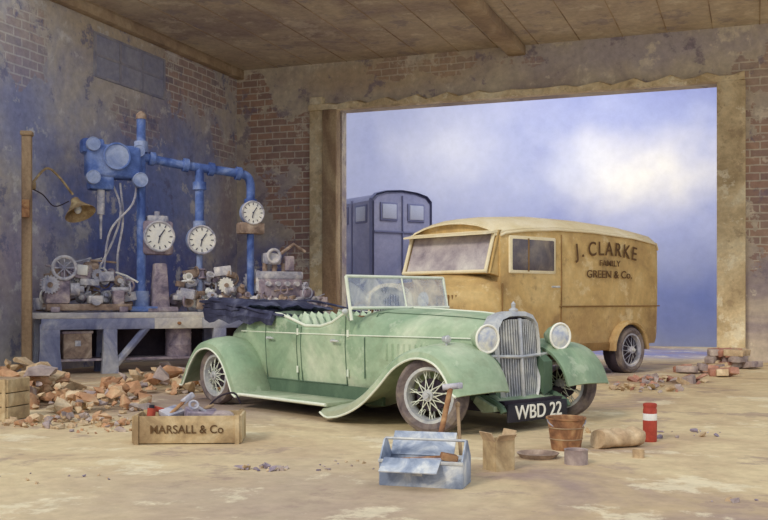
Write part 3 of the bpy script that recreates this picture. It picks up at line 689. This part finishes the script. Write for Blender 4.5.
b.box((4.5,.5,2.15),(.34,.3,.24),steel,bev=.05); b.torus((4.5,.33,2.2),(0,-1,0),.13,.03,steel,24); b.box((4.85,.45,2.06),(.2,.2,.3),mauve,bev=.03)
b.tube([(4.6,.45,2.2),(4.95,.42,2.45),(5.2,.42,2.3)], .035, umber, 8)
bench(b)
b = B('timber_post'); b.box((0,0,2.08),(.16,.16,4.16),wood,bev=.02); b.box((0,0,4.2),(.2,.2,.08),wood,bev=.02); b.box((0,-.1,2.9),(.12,.08,.3),rust); b.done((-6.16,17.25,0),R(10))
b = B('wall_lamp')
b.cyl((-.12,.2,3.35),(-.02,.2,3.35),.07,lampm); b.tube(spline([(-.1,.2,3.35),(.15,.2,3.66),(.35,.2,3.56),(.62,.2,3.22)],5), .022, lampm)
b.tube(spline([(-.1,.2,3.3),(.1,.2,3.2),(.3,.2,3.0),(.55,.2,3.1)],5), .012, dark, 6)
b.lathe([(.03,.12),(.07,.1),(.09,.02),(.16,-.08),(.27,-.2),(.28,-.22),(.26,-.2),(.15,-.06),(.05,0)], (.68,.2,3.06), (-.25,.45,.85), lampm, 26)
b.ell((.70,.17,2.96),(.07,.07,.09),lens,sub=2)
bench(b)

# ------------------------------------------------------------------ floor clutter
def stones(name, spots, seed, mats, flat=.6):
    rnd = random.Random(seed); b = B(name); random.seed(seed)
    for (x, y, rx, ry, h, n, s0, s1) in spots:
        for i in range(n):
            a = rnd.uniform(0, 6.283); q = math.sqrt(rnd.random()); px = x+rx*q*math.cos(a); py = y+ry*q*math.sin(a)
            s = s0+(s1-s0)*rnd.random()**1.8; z = s*flat*.6+h*(1-q)*rnd.uniform(.2, 1)
            b.shard((px, py, z), (s*rnd.uniform(.9,1.4), s*rnd.uniform(.7,1.0), s*flat*rnd.uniform(.7,1.3)), rnd.choice(mats), rot=(rnd.uniform(-.5,.5), rnd.uniform(-.5,.5), rnd.uniform(0,3)))
    return b
stones('rubble_heap', [(-4.4,12.9,.6,.8,.5,150,.03,.18),(-3.45,12.3,.6,.8,.3,100,.03,.15),(-3.3,14.8,.9,.8,.45,100,.04,.16),(-5.4,14.8,.7,.8,.5,80,.05,.18),(-3.4,10.8,.7,.5,.07,90,.015,.08),(-2.9,10.6,.5,.7,.03,50,.012,.05)], 11, [stone1,stone2,stone3,stone1,stone3]).done(ang=20)
stones('rubble_heap', [(3.9,14.9,.6,.6,.08,40,.03,.1),(4.6,16.2,.6,.5,.1,40,.04,.11)], 12, [stone2,stone1,brickr]).done(ang=20)
stones('stone_scatter', [(-.95,7.85,.24,.1,.01,26,.015,.045),(2.6,6.6,.5,.1,.0,8,.01,.03),(-2.6,7.4,.6,.3,0,12,.01,.03),(2.6,9.9,.9,.3,0,30,.01,.045),(-.3,8.0,.4,.3,0,12,.01,.025)], 13, [stone2,mauve,stone1]).done(ang=20)
def bricks(name, spots, seed):
    rnd = random.Random(seed); b = B(name)
    for (x, y, rx, ry, n, h) in spots:
        for i in range(n):
            q = rnd.random(); a = rnd.uniform(0, 6.28); lv = rnd.randrange(0, h)
            if lv: q *= .5
            b.box((x+rx*q*math.cos(a), y+ry*q*math.sin(a), .075+lv*.12), (rnd.choice((.36,.36,.2)),.18,.12), rnd.choice([brickr,brickr,stone2,stone1]), rot=(rnd.uniform(-.2,.2), rnd.uniform(-.25,.25), rnd.uniform(0,3.1)), bev=.015)
    return b
bricks('brick_pile', [(6.65,19.4,.7,.6,24,3),(5.9,18.2,.5,.4,9,1),(6.0,17.4,.3,.3,3,1)], 4).done()

def plank_box(name, w, d, h, mat, n=2, t=.025):
    b = B(name); ph = h/n
    for k in range(n):
        z = ph*(k+.5)
        for y in (-d/2, d/2): b.box((0,y,z),(w,t,ph*.93),mat,bev=.004)
        for x in (-w/2, w/2): b.box((x,0,z),(t,d,ph*.93),mat,bev=.004)
    b.box((0,0,t),(w,d,t),mat)
    for x in (-w/2+.03, w/2-.03):
        for y in (-d/2-.018, d/2+.018): b.box((x,y,h/2),(.04,.015,h),mat)
    return b
b = plank_box('wooden_box', .42, .4, .46, crate_m, 3); b.box((0,0,.44),(.4,.38,.03),wood); b.done((-4.28,11.2,0),R(-15))

b = plank_box('tool_crate', .98, .45, .27, crate_m, 1)
b.cyl((-.38,-.02,.1),(-.36,0,.31),.04,red); b.cyl((-.36,0,.31),(-.36,0,.34),.025,black)
b.tube([(-.3,-.1,.15),(-.05,.1,.38)], .018, rust); b.box((-.04,.11,.39),(.14,.05,.05),steel,rot=(0,-.6,.5),bev=.008)
b.tube([(.35,.1,.12),(.05,-.05,.34)], .016, steel); b.torus((.04,-.055,.345),(.3,-.8,.5),.04,.013,steel,16,6)
b.tube([(-.15,-.1,.15),(.2,.12,.33)], .02, wood); b.box((.1,.02,.24),(.3,.2,.1),mauve,rot=(.2,.1,.3),bev=.01)
b.box((-.18,.05,.26),(.2,.16,.06),steel,rot=(.3,-.2,.8),bev=.01); b.ell((.3,0,.22),(.12,.1,.07),stone2,sub=2,jit=.1)
b.box((-.28,.08,.28),(.16,.08,.05),red,rot=(0,.3,.4),bev=.01)
b.tube(spline([(.1,.1,.25),(.25,.1,.4),(.4,.1,.44),(.46,.12,.34)],4), .01, dark, 6)
o = b.done((-1.83, 9.45, 0), R(3))
text('crate_label', 'MARSALL & Co', (0, -.245, .135), (R(90),0,0), .108, brown_txt, o, ext=.002, sx=.95)

b = B('toolbox')
W, D, H = .60, .30, .19
for y in (-D/2, D/2): b.box((0,y,H/2),(W,.012,H),tool_b,bev=.003)
for x in (-W/2, W/2): b.box((x,0,H/2),(.012,D,H),tool_b,bev=.003)
b.box((0,0,.008),(W,D,.012),tool_b)
b.box((0,-D/2-.008,H-.012),(W+.02,.014,.024),silver,bev=.003)
b.box((-.02,-D/2-.012,H*.55),(.07,.02,.05),silver,bev=.005)
for x in (-W/2, W/2):
    b.loft([[(x-.005,-D/2,H),(x-.005,D/2,H),(x-.005,.03,H+.13),(x-.005,-.03,H+.13)],[(x+.006,-D/2,H),(x+.006,D/2,H),(x+.006,.03,H+.13),(x+.006,-.03,H+.13)]], tool_b)
b.box((-.06,D/2+.05,H+.07),(W*.8,.012,.2),tool_b,rot=(-.65,0,0),bev=.003)
b.box((-.06,-D/2-.07,H-.03),(W*.7,.17,.012),tool_b,rot=(.45,0,0),bev=.003)
b.tube([(-W/2,0,H+.13),(W/2,0,H+.13)], .01, silver)
b.box((.06,0,.14),(.42,.2,.06),silver,bev=.004); b.tube([(-.2,.04,.16),(.2,.03,.2)], .012, rust); b.tube([(-.1,-.05,.18),(.24,-.04,.19)], .01, steel)
b.box((.18,-.02,.2),(.12,.1,.05),rust,rot=(0,.2,.4),bev=.01)
b.done((.30,7.25,0),R(-16))
b = B('hammer')
b.tube([(.02,.0,.03),(.10,.05,.35),(.17,.1,.66)], .022, rust, 10)
b.cyl((.11,.11,.66),(.23,.09,.675),.024,steel); b.box((.24,.085,.677),(.04,.045,.045),steel,bev=.008); b.done((.34,7.55,0),0)
b = B('axe_handle'); b.tube(spline([(0,0,.02),(.02,.05,.2),(.05,.1,.42),(.06,.12,.52)],4), .014, wood, 10); b.ell((.06,.12,.52),(.022,.02,.026),wood,sub=2); b.done((.60,7.6,0),R(40))

b = B('cardboard_box')
for y in (-.08,.08): b.box((0,y,.12),(.18,.01,.24),crate_m)
for x in (-.09,.09): b.box((x,0,.12),(.01,.16,.24),crate_m)
b.box((0,0,.006),(.18,.16,.01),crate_m); b.box((0,-.10,.26),(.17,.008,.07),stone1,rot=(.7,0,0)); b.box((-.11,0,.265),(.008,.16,.08),stone1,rot=(0,-.5,0)); b.box((.1,0,.27),(.008,.16,.08),stone1,rot=(0,.3,0))
b.done((.90,7.85,0),R(30))

b = B('bucket')
b.lathe([(0,.012),(.12,.012),(.125,0),(.13,.01),(.165,.27),(.178,.275),(.178,.29),(.16,.285),(.125,.03),(0,.03)], (0,0,0), (0,0,1), rust, 32)
b.torus((0,0,.1),(0,0,1),.143,.006,wood,32,6); b.torus((0,0,.2),(0,0,1),.157,.006,wood,32,6)
b.tube([(.17*math.cos(t), -.02-.1*math.sin(t), .27-.08*math.sin(t)) for t in [math.pi*k/14 for k in range(15)]], .006, steel, 6)
b.lathe([(0,.2),(.148,.2)], (0,0,0), (0,0,1), dark, 24)
b.done((1.62,8.9,0))
b = B('oil_can')
b.lathe([(0,0),(.06,0),(.064,.01),(.064,.085)], (0,0,0),(0,0,1), red, 24); b.lathe([(.064,.085),(.065,.09),(.065,.22),(.064,.225)], (0,0,0),(0,0,1), red, 24)
b.lathe([(.0645,.2),(.0655,.205),(.0655,.26),(.0645,.265)], (0,0,0),(0,0,1), face, 24)
b.lathe([(.064,.225),(.064,.30),(.06,.31),(.06,.33),(.064,.33),(.064,.355),(.05,.362),(0,.365)], (0,0,0),(0,0,1), red, 24)
b.done((2.5,9.4,0))
b = B('canvas_roll'); rows = []
for i in range(13):
    x = -.22+i*.44/12; rr = .085*(1+.08*math.sin(i*1.4)); rows.append([(x+.02*math.sin(a), rr*1.35*math.cos(a), rr*.98+rr*.95*math.copysign(abs(math.sin(a))**.7,math.sin(a))*(1+.06*math.sin(3*a+i))) for a in [2*math.pi*k/20 for k in range(20)]])
b.loft(rows, stone1)
b.done((2.12,9.05,0),R(22))
for i, (x, y, r, h, mt) in enumerate(((1.56,8.12,.095,.11,stone2),(2.15,8.45,.05,.06,stone1))):
    b = B('paint_tin'); b.lathe([(0,.0),(r,0),(r,h),(r*1.04,h+.008),(r*.9,h+.004),(r*.88,h-.02),(0,h-.02)],(0,0,0),(0,0,1),mt,24)
    b.lathe([(0,h-.018),(r*.87,h-.018)],(0,0,0),(0,0,1),rust,20); b.done((x,y,0))
b = B('drip_tray'); b.lathe([(0,.006),(.14,.006),(.17,.04),(.18,.04),(.145,0),(0,0)],(0,0,0),(0,0,1),umber,28); b.done((1.3,8.45,0))

# ------------------------------------------------------------------ light + camera
w = bpy.data.worlds.new('World'); sc.world = w; w.use_nodes = True
bg = w.node_tree.nodes['Background']; bg.inputs[0].default_value = (.86,.92,1.0,1); bg.inputs[1].default_value = .86
sl = bpy.data.lights.new('sun', 'SUN'); sl.energy = 1.5; sl.angle = R(12); sl.color = (1,.91,.76)
so = bpy.data.objects.new('sun', sl); sc.collection.objects.link(so)
so.rotation_euler = Vector((.7,1,-.85)).to_track_quat('-Z','Y').to_euler(); so.location = (-5,-5,12)
# added, unseen fill light behind the lintel, brightening the yard wall and the parked lorry
al = bpy.data.lights.new('yard_fill_light', 'AREA'); al.shape = 'RECTANGLE'; al.size = 6; al.size_y = 1; al.energy = 360; al.color = (1,.98,.94)
ao = bpy.data.objects.new('yard_fill_light', al); sc.collection.objects.link(ao)
M = Matrix.Translation(C0) @ Matrix.Rotation(RA, 4, 'Z')
src = M @ Vector((8.2, 1.2, 8.0)); tgt = M @ Vector((8.6, 7, 3.6))
ao.location = src; ao.rotation_euler = (tgt-src).to_track_quat('-Z','Y').to_euler()
cd = bpy.data.cameras.new('camera'); cam = bpy.data.objects.new('camera', cd); sc.collection.objects.link(cam)
cam.location = (0,0,1.33); cam.rotation_euler = (R(90),0,0)
cd.sensor_width = 36; cd.lens = 46.875; cd.shift_y = 40/768; cd.clip_end = 200
sc.camera = cam
